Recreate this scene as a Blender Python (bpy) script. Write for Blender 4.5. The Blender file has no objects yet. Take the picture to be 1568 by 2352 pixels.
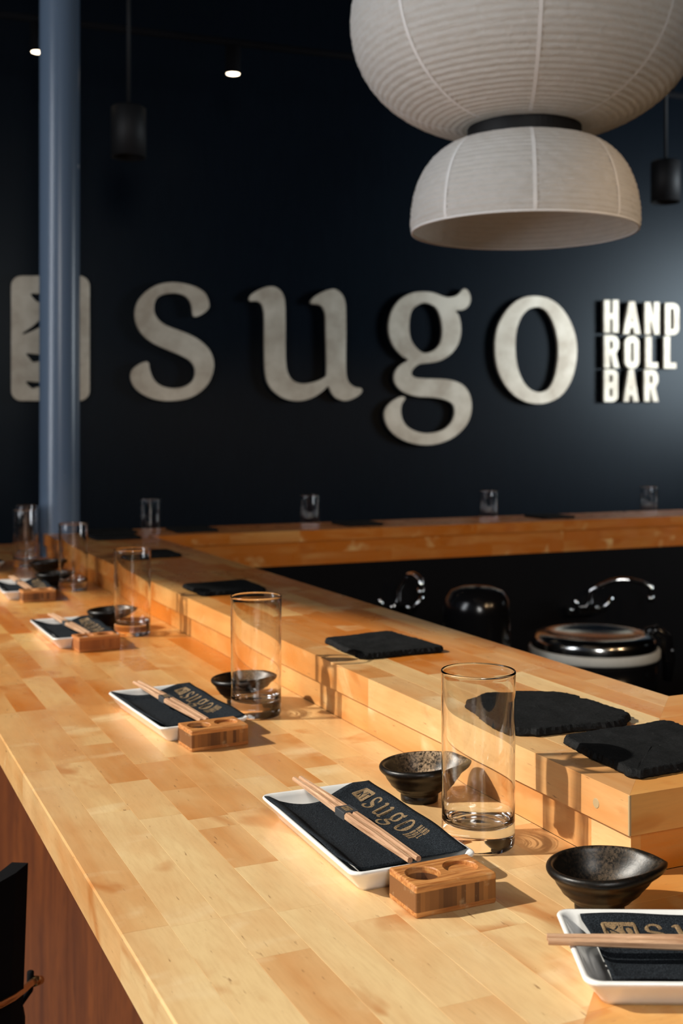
import bpy, bmesh, math, random
from mathutils import Vector, Matrix
S = bpy.context.scene
COL = S.collection
PI = math.pi
# ------------------------------------------------------------------ camera
FPX, HZ = 2650.0, 992.0                     # focal length in pixels, row of the horizon (1568 x 2352 frame)
TH = math.atan(1207 / 2650)                 # camera turned to the right of the bar's long direction
ST, CT = math.sin(TH), math.cos(TH)
CAMZ, BAR = 1.37, 1.0
TIER = 1.07
cam_d = bpy.data.cameras.new('camera'); cam = bpy.data.objects.new('camera', cam_d); COL.objects.link(cam)
cam.location = (0, 0, CAMZ); cam.rotation_euler = (PI / 2, 0, -TH)
cam_d.sensor_fit = 'VERTICAL'; cam_d.sensor_height = 36; cam_d.sensor_width = 24
cam_d.lens = 36 * FPX / 2352; cam_d.shift_y = -(1176 - HZ) / 2352
cam_d.clip_start = 0.02; cam_d.clip_end = 60
cam_d.dof.use_dof = True; cam_d.dof.focus_distance = 1.02; cam_d.dof.aperture_fstop = 8.7
S.camera = cam
# ------------------------------------------------------------------ world, sun, daylight, fill lamps
w = bpy.data.worlds.new('world'); S.world = w; w.use_nodes = True
w.node_tree.nodes['Background'].inputs[0].default_value = (0.55, 0.7, 1.0, 1)
w.node_tree.nodes['Background'].inputs[1].default_value = 0.06
S.view_settings.view_transform = 'Standard'; S.view_settings.look = 'None'
S.view_settings.exposure = 0.0; S.view_settings.gamma = 1.0; S.view_settings.use_curve_mapping = False
AZ, EL = math.radians(-19), math.radians(35.5)
sun_dir = Vector((math.cos(AZ) * math.cos(EL), math.sin(AZ) * math.cos(EL), -math.sin(EL)))
sl = bpy.data.lights.new('sun', 'SUN'); sl.energy = 5.3; sl.angle = math.radians(1.2); sl.color = (1.0, 0.935, 0.82)
sun = bpy.data.objects.new('sun', sl); COL.objects.link(sun)
sun.rotation_euler = sun_dir.to_track_quat('-Z', 'Y').to_euler(); sun.location = (-6, 2, 5)
# window wall: line n.p = WN, running along WD
WD = Vector((-0.303, 0.953, 0)).normalized(); WNV = Vector((WD.y, -WD.x, 0)); WN = -1.0
def wallpt(s, z, off=0): return WNV * (WN + off) + WD * s + Vector((0, 0, z))
def area(name, loc, direction, sx, sy, power, color, spread=180):
    l = bpy.data.lights.new(name, 'AREA'); l.shape = 'RECTANGLE'; l.size = sx; l.size_y = sy
    l.energy = power; l.color = color; l.spread = math.radians(spread)
    o = bpy.data.objects.new(name, l); COL.objects.link(o); o.location = loc
    o.rotation_euler = Vector(direction).to_track_quat('-Z', 'Z').to_euler()
    return o
area('window_daylight', wallpt(2.6, 1.38, -0.25), WNV, 4.4, 0.8, 52, (0.93, 0.96, 1.0), 140)
area('side_daylight', (5.24, 2.34, 2.05), (-0.62, 0.78, -0.04), 0.9, 1.1, 34, (0.84, 0.94, 1.0), 90)
area('rear_fill', (-0.387, -1.69, 2.35), (ST, CT, -0.35), 1.0, 1.0, 24, (1.0, 0.97, 0.93), 120)  # added fill lamp behind the camera, lifts the near shaded faces
def spot(name, loc, to, power, size, color=(1.0, 0.66, 0.36), blend=0.6, rad=0.03):
    l = bpy.data.lights.new(name, 'SPOT'); l.energy = power; l.spot_size = math.radians(size); l.spot_blend = blend
    l.color = color; l.shadow_soft_size = rad
    o = bpy.data.objects.new(name, l); COL.objects.link(o); o.location = loc
    o.rotation_euler = (Vector(to) - Vector(loc)).to_track_quat('-Z', 'Y').to_euler(); return o
for x in (1.3, 2.1, 2.9, 3.7): spot('far_ledge_fill', (x + 0.5, 0.2, 2.2), (x, 3.25, 0.99), 30, 34)  # added warm spots without fixtures, brightening the far ledge faces

# ------------------------------------------------------------------ pixel <-> room helpers
def onh(px, py, z):                         # point of height z seen at a pixel
    d = FPX * (CAMZ - z) / (py - HZ); r = (px - 784) / FPX * d
    return Vector((d * ST + r * CT, d * CT - r * ST, z))
def atd(px, py, d):                         # point at depth d seen at a pixel
    r = (px - 784) / FPX * d
    return Vector((d * ST + r * CT, d * CT - r * ST, CAMZ + (HZ - py) / FPX * d))
# ------------------------------------------------------------------ object helpers
def link(name, me, mat=None, parent=None, loc=None, rot=None):
    o = bpy.data.objects.new(name, me); COL.objects.link(o)
    if mat is not None and me is not None: me.materials.append(mat)
    if parent is not None: o.parent = parent
    if loc is not None: o.location = loc
    if rot is not None: o.rotation_euler = rot
    return o
def tag(o, label, cat, group=None, kind=None):
    o['label'] = label; o['category'] = cat
    if group: o['group'] = group
    if kind: o['kind'] = kind
    return o
def empty(name, loc=(0, 0, 0), rz=0):
    o = bpy.data.objects.new(name, None); COL.objects.link(o); o.location = loc; o.rotation_euler = (0, 0, rz)
    o.empty_display_size = 0.05
    return o
def mesh(name, vs, fs, smooth=False):
    me = bpy.data.meshes.new(name); me.from_pydata([tuple(v) for v in vs], [], fs); me.update()
    if smooth:
        for p in me.polygons: p.use_smooth = True
    return me
def fixn(me):
    bm = bmesh.new(); bm.from_mesh(me); bmesh.ops.recalc_face_normals(bm, faces=bm.faces); bm.to_mesh(me); bm.free(); return me
def lathe(name, prof, n=48, smooth=True, rad=None, zf=None, close=False):
    vs, fs = [], []; m = len(prof)
    for i in range(n):
        a = 2 * PI * i / n
        for r, z in prof:
            k = rad(a, r, z) if rad else r
            vs.append((k * math.cos(a), k * math.sin(a), z + (zf(a, r, z) if zf else 0)))
    for i in range(n):
        j = (i + 1) % n
        for q in range(m - (0 if close else 1)):
            p = (q + 1) % m
            fs.append((i * m + q, j * m + q, j * m + p, i * m + p))
    me = mesh(name, vs, fs)
    bm = bmesh.new(); bm.from_mesh(me); bmesh.ops.remove_doubles(bm, verts=bm.verts, dist=1e-6)
    bmesh.ops.recalc_face_normals(bm, faces=bm.faces)
    bm.to_mesh(me); bm.free()
    if smooth:
        for p in me.polygons: p.use_smooth = True
    return me
def box(name, x0, x1, y0, y1, z0, z1, bevel=0, seg=2):
    bm = bmesh.new(); bmesh.ops.create_cube(bm, size=1)
    for v in bm.verts:
        v.co = ((x0 + x1) / 2 + v.co.x * (x1 - x0), (y0 + y1) / 2 + v.co.y * (y1 - y0), (z0 + z1) / 2 + v.co.z * (z1 - z0))
    if bevel: bmesh.ops.bevel(bm, geom=bm.edges[:], offset=bevel, segments=seg, affect='EDGES', profile=0.5)
    me = bpy.data.meshes.new(name); bm.to_mesh(me); bm.free(); return me
def tube(name, pts, r, n=12, caps=True):
    pts = [Vector(p) for p in pts]; m = len(pts); vs, fs = [], []
    rr = r if isinstance(r, (list, tuple)) else [r] * m
    up = None
    for i, p in enumerate(pts):
        t = (pts[min(i + 1, m - 1)] - pts[max(i - 1, 0)]).normalized()
        if up is None: up = t.orthogonal().normalized()
        up = (up - t * up.dot(t)).normalized(); b = t.cross(up)
        for k in range(n):
            a = 2 * PI * k / n; vs.append(p + (up * math.cos(a) + b * math.sin(a)) * rr[i])
    for i in range(m - 1):
        for k in range(n):
            l = (k + 1) % n; fs.append((i * n + k, i * n + l, (i + 1) * n + l, (i + 1) * n + k))
    if caps: fs.append(tuple(range(n))[::-1]); fs.append(tuple((m - 1) * n + k for k in range(n)))
    me = mesh(name, vs, fs, True); return me
def clip(poly, a, b, c):                    # keep a*x+b*y<=c
    out = []
    for i in range(len(poly)):
        p, q = poly[i], poly[(i + 1) % len(poly)]
        fp, fq = a * p[0] + b * p[1] - c, a * q[0] + b * q[1] - c
        if fp <= 0: out.append(p)
        if fp * fq < 0:
            t = fp / (fp - fq); out.append((p[0] + (q[0] - p[0]) * t, p[1] + (q[1] - p[1]) * t))
    return out
def prism(name, poly, z0, z1, ch=0.0, edge=None):      # vertical prism with a chamfered top edge
    a = sum(poly[i][0] * poly[(i + 1) % len(poly)][1] - poly[(i + 1) % len(poly)][0] * poly[i][1] for i in range(len(poly)))
    if a < 0: poly = poly[::-1]
    n = len(poly); ins = []
    for i in range(n):
        p0, p, p1 = Vector(poly[i - 1]), Vector(poly[i]), Vector(poly[(i + 1) % n])
        e0, e1 = (p - p0).normalized(), (p1 - p).normalized()
        n0, n1 = Vector((-e0.y, e0.x)), Vector((-e1.y, e1.x))
        c0, c1 = ch, ch
        if edge is not None:
            if abs(p0.x - edge) < 1e-3 and abs(p.x - edge) < 1e-3: c0 = 0.0016
            if abs(p.x - edge) < 1e-3 and abs(p1.x - edge) < 1e-3: c1 = 0.0016
        det = n0.x * n1.y - n0.y * n1.x
        if abs(det) < 0.05: ins.append(p + n0 * c0)
        else: ins.append(p + Vector(((c0 * n1.y - c1 * n0.y) / det, (n0.x * c1 - n1.x * c0) / det)))
    if edge is not None: ch = 0.0012
    vs = [(p[0], p[1], z0) for p in poly] + [(p[0], p[1], z1 - ch) for p in poly] + [(p.x, p.y, z1) for p in ins]
    fs = [tuple(range(n))[::-1], tuple(2 * n + i for i in range(n))]
    for i in range(n):
        j = (i + 1) % n
        fs.append((i, j, n + j, n + i)); fs.append((n + i, n + j, 2 * n + j, 2 * n + i))
    return mesh(name, vs, fs)
def smoothpoly(pts, k=3):                   # closed Catmull-Rom
    out = []; n = len(pts)
    for i in range(n):
        p0, p1, p2, p3 = [Vector(pts[(i + j) % n]) for j in (-1, 0, 1, 2)]
        for q in range(k):
            t = q / k
            out.append(0.5 * ((2 * p1) + (p2 - p0) * t + (2 * p0 - 5 * p1 + 4 * p2 - p3) * t * t + (3 * p1 - p0 - 3 * p2 + p3) * t ** 3))
    return out
def flat(name, loops, depth=0.0, bevel=0.0): # filled outline(s) with holes, in local XY, thickness 2*depth
    cu = bpy.data.curves.new(name, 'CURVE'); cu.dimensions = '2D'; cu.fill_mode = 'BOTH'; cu.extrude = depth
    cu.bevel_depth = bevel; cu.bevel_resolution = 1
    for lp in loops:
        sp = cu.splines.new('POLY'); sp.points.add(len(lp) - 1); sp.use_cyclic_u = True
        for i, p in enumerate(lp): sp.points[i].co = (p[0], p[1], 0, 1)
    o = bpy.data.objects.new(name, cu); COL.objects.link(o)
    dg = bpy.context.evaluated_depsgraph_get(); dg.update()
    me = bpy.data.meshes.new_from_object(o.evaluated_get(dg)); me.name = name
    bpy.data.objects.remove(o); bpy.data.curves.remove(cu)
    return me
# ------------------------------------------------------------------ materials
class NT:
    def __init__(s, name):
        s.m = bpy.data.materials.new(name); s.m.use_nodes = True; s.t = s.m.node_tree; s.n = s.t.nodes; s.b = s.n['Principled BSDF']
    def new(s, typ, **kw):
        n = s.n.new(typ)
        for k, v in kw.items():
            if k.startswith('i_'): n.inputs[k[2:].replace('_', ' ')].default_value = v
            else: setattr(n, k, v)
        return n
    def l(s, a, b): s.t.links.new(a, b)
    def mixc(s, f, a, b, mode='MIX'):
        n = s.n.new('ShaderNodeMix'); n.data_type = 'RGBA'; n.blend_type = mode
        for sock, v in ((n.inputs[0], f), (n.inputs[6], a), (n.inputs[7], b)):
            if hasattr(v, 'is_output'): s.l(v, sock)
            elif isinstance(v, (int, float)): sock.default_value = v
            else: sock.default_value = (*v, 1) if len(v) == 3 else v
        return n.outputs[2]
    def ramp(s, f, *st):
        n = s.n.new('ShaderNodeValToRGB'); s.l(f, n.inputs[0]); e = n.color_ramp.elements
        while len(e) < len(st): e.new(0.5)
        for k, (p, c) in enumerate(st):
            e[k].position = p; e[k].color = (c, c, c, 1) if isinstance(c, (int, float)) else (*c, 1)
        return n.outputs[0]
    def noise(s, vec, scale, detail=4, rough=0.55, dist=0.0):
        n = s.n.new('ShaderNodeTexNoise'); n.inputs['Scale'].default_value = scale; n.inputs['Detail'].default_value = detail
        n.inputs['Roughness'].default_value = rough; n.inputs['Distortion'].default_value = dist
        if vec is not None: s.l(vec, n.inputs['Vector'])
        return n.outputs[0]
    def mapping(s, vec, scale=(1, 1, 1), loc=(0, 0, 0), rot=(0, 0, 0)):
        n = s.n.new('ShaderNodeMapping'); s.l(vec, n.inputs[0]); n.inputs['Scale'].default_value = scale
        n.inputs['Location'].default_value = loc; n.inputs['Rotation'].default_value = rot; return n.outputs[0]
    def math(s, op, a, b=0.0, c=None):
        n = s.n.new('ShaderNodeMath'); n.operation = op
        for k, v in enumerate((a, b) if c is None else (a, b, c)):
            if hasattr(v, 'is_output'): s.l(v, n.inputs[k])
            else: n.inputs[k].default_value = v
        return n.outputs[0]
    def bump(s, h, strength=0.2, dist=0.001):
        n = s.n.new('ShaderNodeBump'); n.inputs['Strength'].default_value = strength; n.inputs['Distance'].default_value = dist
        s.l(h, n.inputs['Height']); s.l(n.outputs[0], s.b.inputs['Normal'])
def simple(name, col, rough=0.5, metal=0.0, spec=0.5, coat=0.0):
    t = NT(name); b = t.b; b.inputs['Base Color'].default_value = (*col, 1); b.inputs['Roughness'].default_value = rough
    b.inputs['Metallic'].default_value = metal; b.inputs['Specular IOR Level'].default_value = spec
    b.inputs['Coat Weight'].default_value = coat
    v = t.n.new('ShaderNodeTexCoord').outputs['Object']; nz = t.noise(v, 35, 5)
    t.l(t.mixc(0.25, col, t.ramp(nz, (0.3, tuple(c * 0.75 for c in col)), (0.7, tuple(min(1, c * 1.2) for c in col)))), b.inputs['Base Color'])
    return t.m
PALE, ORNG = (0.76, 0.545, 0.275), (0.52, 0.165, 0.020)
def birch(name, along):                      # stave colour from the object's own colour (tone in its red channel)
    t = NT(name); tc = t.n.new('ShaderNodeTexCoord'); oi = t.n.new('ShaderNodeObjectInfo')
    cx = t.n.new('ShaderNodeCombineXYZ'); rn = t.math('MULTIPLY', oi.outputs['Random'], 37.0)
    t.l(rn, cx.inputs[0]); t.l(rn, cx.inputs[1]); t.l(rn, cx.inputs[2])
    va = t.n.new('ShaderNodeVectorMath'); va.operation = 'ADD'; t.l(tc.outputs['Object'], va.inputs[0]); t.l(cx.outputs[0], va.inputs[1])
    v = va.outputs[0]
    L = (1.0, 0.12, 1.0) if along == 'Y' else (0.12, 1.0, 1.0)
    F = (1.0, 0.5, 1.0) if along == 'Y' else (0.5, 1.0, 1.0)
    sep = t.n.new('ShaderNodeSeparateColor'); t.l(oi.outputs['Color'], sep.inputs[0]); tone = sep.outputs[0]
    band = t.noise(t.mapping(v, L), 26, 3, 0.5, 0.6)            # broad grain bands
    cloud = t.noise(t.mapping(v, F), 9, 3, 0.6, 0.5)            # cloudy figure
    fine = t.noise(t.mapping(v, tuple(a * 1 for a in L)), 330, 3, 0.6)
    speck = t.noise(t.mapping(v, (1.0, 0.16, 1.0) if along == 'Y' else (0.16, 1.0, 1.0)), 300, 2, 0.5)
    f = t.math('ADD', tone, t.math('MULTIPLY', t.math('SUBTRACT', band, 0.5), 0.75))
    f = t.math('ADD', f, t.math('MULTIPLY', t.math('SUBTRACT', cloud, 0.5), 0.95))
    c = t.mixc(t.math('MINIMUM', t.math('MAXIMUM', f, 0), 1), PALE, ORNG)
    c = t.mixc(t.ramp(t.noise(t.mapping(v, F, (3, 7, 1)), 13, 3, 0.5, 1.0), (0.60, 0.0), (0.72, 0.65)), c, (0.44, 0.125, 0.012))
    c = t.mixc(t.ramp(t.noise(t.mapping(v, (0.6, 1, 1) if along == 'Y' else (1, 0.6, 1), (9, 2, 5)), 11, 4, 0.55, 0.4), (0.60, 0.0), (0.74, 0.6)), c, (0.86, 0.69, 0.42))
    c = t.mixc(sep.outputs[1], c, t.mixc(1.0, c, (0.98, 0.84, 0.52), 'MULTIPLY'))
    c = t.mixc(t.ramp(fine, (0.42, 0.0), (0.75, 0.22)), c, (0.40, 0.20, 0.07))
    c = t.mixc(t.ramp(speck, (0.70, 0.0), (0.78, 0.75)), c, (0.20, 0.085, 0.03))
    t.l(c, t.b.inputs['Base Color'])
    t.l(t.ramp(t.noise(v, 14, 4), (0.3, 0.24), (0.7, 0.40)), t.b.inputs['Roughness'])
    t.b.inputs['Coat Weight'].default_value = 0.15; t.b.inputs['Coat Roughness'].default_value = 0.25
    t.bump(fine, 0.12, 0.0004)
    return t.m
M = {}
M['birchY'] = birch('birch_lengthwise', 'Y'); M['birchX'] = birch('birch_crosswise', 'X')
def wood(name, c0, c1, stretch=(1, 1, 0.1), scale=14, rough=0.4):
    t = NT(name); v = t.n.new('ShaderNodeTexCoord').outputs['Object']
    a = t.noise(t.mapping(v, stretch), scale, 5, 0.6, 1.2); b2 = t.noise(t.mapping(v, stretch), scale * 14, 3)
    c = t.mixc(t.ramp(a, (0.32, 0.0), (0.68, 1.0)), c0, c1)
    c = t.mixc(t.ramp(b2, (0.5, 0.0), (0.8, 0.5)), c, tuple(k * 0.45 for k in c0))
    t.l(c, t.b.inputs['Base Color']); t.b.inputs['Roughness'].default_value = rough; t.bump(b2, 0.15, 0.0005)
    return t.m
M['panel'] = wood('stained_panel', (0.060, 0.0125, 0.0022), (0.15, 0.038, 0.006), (1, 1, 0.25), 7, 0.45)
M['chop'] = wood('chopstick_wood', (0.30, 0.145, 0.07), (0.66, 0.42, 0.26), (1, 0.05, 1), 260, 0.5)
M['bone'] = simple('worn_edge', (0.40, 0.28, 0.14), 0.7)
def bamboo(name, red):
    t = NT(name); v = t.n.new('ShaderNodeTexCoord').outputs['Object']
    sx = t.n.new('ShaderNodeSeparateXYZ'); t.l(v, sx.inputs[0])
    gx = t.noise(t.mapping(v, (0.08, 1, 1)), 380, 4); gz = t.noise(t.mapping(v, (1, 1, 0.02)), 170, 1, 0.3)
    lo = t.math('GREATER_THAN', sx.outputs[2], 0.0195); hi = t.math('LESS_THAN', sx.outputs[2], 0.0045)
    edge = t.math('MAXIMUM', lo, hi)
    blocks = t.n.new('ShaderNodeTexWhiteNoise'); blocks.noise_dimensions = '1D'
    t.l(t.math('FLOOR', t.math('MULTIPLY', sx.outputs[0], 250)), blocks.inputs['W'])
    c_mid = t.mixc(blocks.outputs[0], (0.085, 0.028, 0.006), (0.30, 0.12, 0.03))
    c_edge = t.mixc(t.ramp(gx, (0.35, 0), (0.65, 1)), (0.30, 0.095, 0.018), (0.56, 0.25, 0.072))
    c = t.mixc(edge, c_mid, c_edge)
    c = t.mixc(t.ramp(t.noise(v, 120, 4), (0.60, 0.0), (0.78, 0.35)), c, (0.60, 0.44, 0.25))
    if red: c = t.mixc(0.55, c, (0.40, 0.13, 0.03))
    t.l(c, t.b.inputs['Base Color']); t.b.inputs['Roughness'].default_value = 0.5; t.bump(gx, 0.2, 0.0005)
    return t.m
M['bamboo'] = bamboo('bamboo_block', False); M['bamboo_red'] = bamboo('bamboo_block_reddish', True)
t = NT('clear_glass'); t.n.remove(t.b); g = t.n.new('ShaderNodeBsdfGlass'); g.inputs['IOR'].default_value = 1.47
g.inputs['Roughness'].default_value = 0.018; g.inputs['Color'].default_value = (1, 1, 1, 1)
t.l(g.outputs[0], t.n['Material Output'].inputs[0]); M['glass'] = t.m
M['porcelain'] = simple('white_porcelain', (0.80, 0.80, 0.78), 0.16, 0, 0.5, 0.3)
t = NT('black_napkin'); v = t.n.new('ShaderNodeTexCoord').outputs['Object']; nz = t.noise(v, 1400, 3)
t.l(t.mixc(t.ramp(nz, (0.45, 0.0), (0.72, 1.0)), (0.005, 0.0065, 0.009), (0.042, 0.052, 0.063)), t.b.inputs['Base Color'])
t.b.inputs['Roughness'].default_value = 0.95; t.b.inputs['Specular IOR Level'].default_value = 0.1; t.bump(t.noise(v, 700, 3), 0.5, 0.0006); M['napkin'] = t.m
t = NT('gold_print'); v = t.n.new('ShaderNodeTexCoord').outputs['Object']; nz = t.noise(v, 1600, 2)
t.l(t.mixc(t.ramp(nz, (0.40, 0.0), (0.62, 1.0)), (0.07, 0.047, 0.026), (0.34, 0.22, 0.105)), t.b.inputs['Base Color'])
t.b.inputs['Roughness'].default_value = 0.7; M['print'] = t.m
M['band'] = simple('black_paper', (0.03, 0.032, 0.036), 0.7)
t = NT('slate'); v = t.n.new('ShaderNodeTexCoord').outputs['Object']; nz = t.noise(v, 60, 8, 0.65); n2 = t.noise(v, 300, 4)
c = t.mixc(t.ramp(nz, (0.4, 0.0), (0.75, 1.0)), (0.006, 0.0065, 0.007), (0.013, 0.0135, 0.0145))
c = t.mixc(t.ramp(t.noise(v, 420, 3), (0.70, 0.0), (0.80, 0.6)), c, (0.22, 0.22, 0.22))
t.l(c, t.b.inputs['Base Color']); t.b.inputs['Roughness'].default_value = 0.75; t.b.inputs['Specular IOR Level'].default_value = 0.12
t.bump(t.math('ADD', nz, t.math('MULTIPLY', n2, 0.4)), 0.8, 0.002); M['slate'] = t.m
t = NT('bowl_glaze'); tc = t.n.new('ShaderNodeTexCoord'); v = tc.outputs['Object']
geo = t.n.new('ShaderNodeSeparateXYZ'); t.l(v, geo.inputs[0])
nz = t.noise(v, 420, 5, 0.7); pt = t.noise(v, 34, 3)
side = t.math('MULTIPLY', t.ramp(pt, (0.34, 0.0), (0.50, 1.0)), t.ramp(nz, (0.40, 0.0), (0.58, 1.0)))
oi = t.n.new('ShaderNodeObjectInfo'); sp = t.n.new('ShaderNodeSeparateColor'); t.l(oi.outputs['Color'], sp.inputs[0])
att = t.n.new('ShaderNodeAttribute'); att.attribute_name = 'inner'
c = t.mixc(t.ramp(nz, (0.5, 0.0), (0.75, 0.5)), (0.005, 0.004, 0.003), (0.040, 0.017, 0.007))
c = t.mixc(t.math('MULTIPLY', t.math('MULTIPLY', side, att.outputs['Fac']), sp.outputs[0]), c, (0.62, 0.44, 0.28))
t.l(c, t.b.inputs['Base Color']); t.b.inputs['Roughness'].default_value = 0.36; t.b.inputs['Specular IOR Level'].default_value = 0.35; t.bump(nz, 0.15, 0.0008); M['bowl'] = t.m
M['salt'] = simple('salt', (0.85, 0.85, 0.85), 0.8)
t = NT('navy_wall'); v = t.n.new('ShaderNodeTexCoord').outputs['Object']; nz = t.noise(t.mapping(v, (1, 1, 0.15)), 60, 4)
t.l(t.mixc(t.ramp(nz, (0.3, 0.0), (0.7, 1.0)), (0.0022, 0.0040, 0.0070), (0.0028, 0.0050, 0.0085)), t.b.inputs['Base Color'])
t.b.inputs['Roughness'].default_value = 0.33; t.b.inputs['Specular IOR Level'].default_value = 0.11; t.b.inputs['Specular Tint'].default_value = (0.85, 0.94, 1, 1); M['navy'] = t.m
M['black'] = simple('black_paint', (0.006, 0.006, 0.007), 0.6, 0, 0.3)
M['matblack'] = simple('matt_black', (0.004, 0.004, 0.005), 0.85, 0, 0.1)
M['gloss'] = simple('black_gloss', (0.006, 0.006, 0.007), 0.18)
M['floor'] = simple('dark_floor', (0.03, 0.022, 0.016), 0.6)
t = NT('column_paint'); v = t.n.new('ShaderNodeTexCoord').outputs['Object']
c = t.mixc(t.ramp(t.noise(v, 22, 2), (0.745, 0.0), (0.76, 0.7)), (0.105, 0.150, 0.220), (0.5, 0.52, 0.55))
t.l(c, t.b.inputs['Base Color']); t.b.inputs['Roughness'].default_value = 0.27; M['pole'] = t.m
t = NT('brushed_letter'); v = t.n.new('ShaderNodeTexCoord').outputs['Object']
c = t.mixc(t.ramp(t.noise(v, 7, 4, 0.6), (0.35, 0.0), (0.65, 1.0)), (0.36, 0.30, 0.23), (0.55, 0.49, 0.40))
t.l(c, t.b.inputs['Base Color']); t.b.inputs['Metallic'].default_value = 0.35; t.b.inputs['Roughness'].default_value = 0.5; M['letter'] = t.m
M['steel'] = simple('steel', (0.55, 0.55, 0.54), 0.16, 1.0)
M['chrome'] = simple('chrome', (0.8, 0.8, 0.8), 0.06, 1.0)
M['greysteel'] = simple('dull_steel', (0.28, 0.25, 0.21), 0.5, 0.5)
M['brass'] = simple('brass', (0.62, 0.42, 0.20), 0.25, 1.0)
M['cream'] = simple('cream_plastic', (0.86, 0.87, 0.80), 0.5)
t = NT('lantern_paper'); tc = t.n.new('ShaderNodeTexCoord'); v = tc.outputs['Object']
cr = t.noise(t.mapping(v, (1, 1, 2.2)), 38, 5, 0.65, 0.8); fi = t.noise(v, 160, 4)
c = t.mixc(t.ramp(cr, (0.35, 0.0), (0.65, 1.0)), (0.80, 0.785, 0.74), (0.88, 0.87, 0.84))
t.l(c, t.b.inputs['Base Color']); t.b.inputs['Roughness'].default_value = 0.8; t.b.inputs['Specular IOR Level'].default_value = 0.2
t.bump(t.math('ADD', cr, t.math('MULTIPLY', fi, 0.3)), 0.5, 0.005)
tr = t.n.new('ShaderNodeBsdfTranslucent'); tr.inputs[0].default_value = (0.78, 0.70, 0.58, 1)
mx = t.n.new('ShaderNodeMixShader'); mx.inputs[0].default_value = 0.25
t.l(t.b.outputs[0], mx.inputs[1]); t.l(tr.outputs[0], mx.inputs[2]); t.l(mx.outputs[0], t.n['Material Output'].inputs[0]); M['paper'] = t.m
M['seam'] = simple('seam_paper', (0.93, 0.92, 0.90), 0.8)
t = NT('lamp_glow'); t.b.inputs['Emission Color'].default_value = (1.0, 0.80, 0.58, 1); t.b.inputs['Emission Strength'].default_value = 9; M['glow'] = t.m

# ------------------------------------------------------------------ the room
D0 = 5.2                                     # sign wall: depth at image centre; direction of the wall
WA = math.radians(72.1)
wd = Vector((ST, CT, 0)) * math.cos(WA) + Vector((CT, -ST, 0)) * math.sin(WA)   # along the wall, to the right
wo = Vector((ST, CT, 0)) * D0
wn = Vector((wd.y, -wd.x, 0)).normalized()   # towards the room
if wn.dot(wo) > 0: wn = -wn
CEIL = 3.32
def struct(o): o['kind'] = 'structure'; return o
def wallobj(name, p, q, z0, z1, thick, mat, nrm):
    p, q = Vector(p), Vector(q); n = Vector(nrm) * -thick
    vs = [p + Vector((0, 0, z0)), q + Vector((0, 0, z0)), q + Vector((0, 0, z1)), p + Vector((0, 0, z1))]
    vs = vs + [v + n for v in vs]
    fs = [(0, 1, 2, 3), (4, 7, 6, 5), (0, 4, 5, 1), (1, 5, 6, 2), (2, 6, 7, 3), (3, 7, 4, 0)]
    return struct(link(name, fixn(mesh(name, vs, fs)), mat))
wallobj('wall_back', wo - wd * 3.9, wo + wd * 4.2, 0, CEIL, 0.12, M['navy'], wn)
struct(link('floor', box('floor', -6, 8.2, -3.4, 9, -0.1, 0), M['floor']))
struct(link('ceiling', prism('ceiling', clip([(-6, -3.4), (8.2, -3.4), (8.2, 9), (-6, 9)], -WNV.x, -WNV.y, 1.16), CEIL, CEIL + 0.1), M['matblack']))
wallobj('wall_right', (7.0, -3.2, 0), (7.0, 5.2, 0), 0, CEIL, 0.12, M['matblack'], (-1, 0, 0))
wallobj('wall_front', (-3.0, -3.2, 0), (7.0, -3.2, 0), 0, CEIL, 0.12, M['black'], (0, 1, 0))
# window wall on the left with its opening
WS0, WS1, WZ0, WZ1 = 0.1, 4.9, 0.92, 3.22
bm = bmesh.new()
def addbox_w(s0, s1, z0, z1, o0=-0.16, o1=0.0):
    c = [wallpt(s, z, o) for o in (o0, o1) for s, z in ((s0, z0), (s1, z0), (s1, z1), (s0, z1))]
    vv = [bm.verts.new(p) for p in c]
    for f in ((0, 3, 2, 1), (4, 5, 6, 7), (0, 1, 5, 4), (1, 2, 6, 5), (2, 3, 7, 6), (3, 0, 4, 7)): bm.faces.new([vv[i] for i in f])
addbox_w(-3.6, WS0, 0, CEIL); addbox_w(WS1, 6.2, 0, CEIL); addbox_w(WS0, WS1, 0, WZ0); addbox_w(WS0, WS1, WZ1, CEIL)
me = bpy.data.meshes.new('wall_left'); bm.to_mesh(me); bm.free(); fixn(me); struct(link('wall_left', me, M['black']))
wf = struct(empty('window_1'))
for nm, a in (('window_jamb', (WS0, WS0 + 0.05, WZ0, WZ1)), ('window_jamb', (WS1 - 0.05, WS1, WZ0, WZ1)), ('window_sill', (WS0, WS1, WZ0 - 0.03, WZ0 + 0.02)), ('window_head', (WS0, WS1, WZ1 - 0.01, WZ1 + 0.03))):
    bm = bmesh.new(); addbox_w(*a, -0.14, 0.01); me = bpy.data.meshes.new(nm); bm.to_mesh(me); bm.free(); fixn(me); link(nm, me, M['black'], wf)

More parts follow.
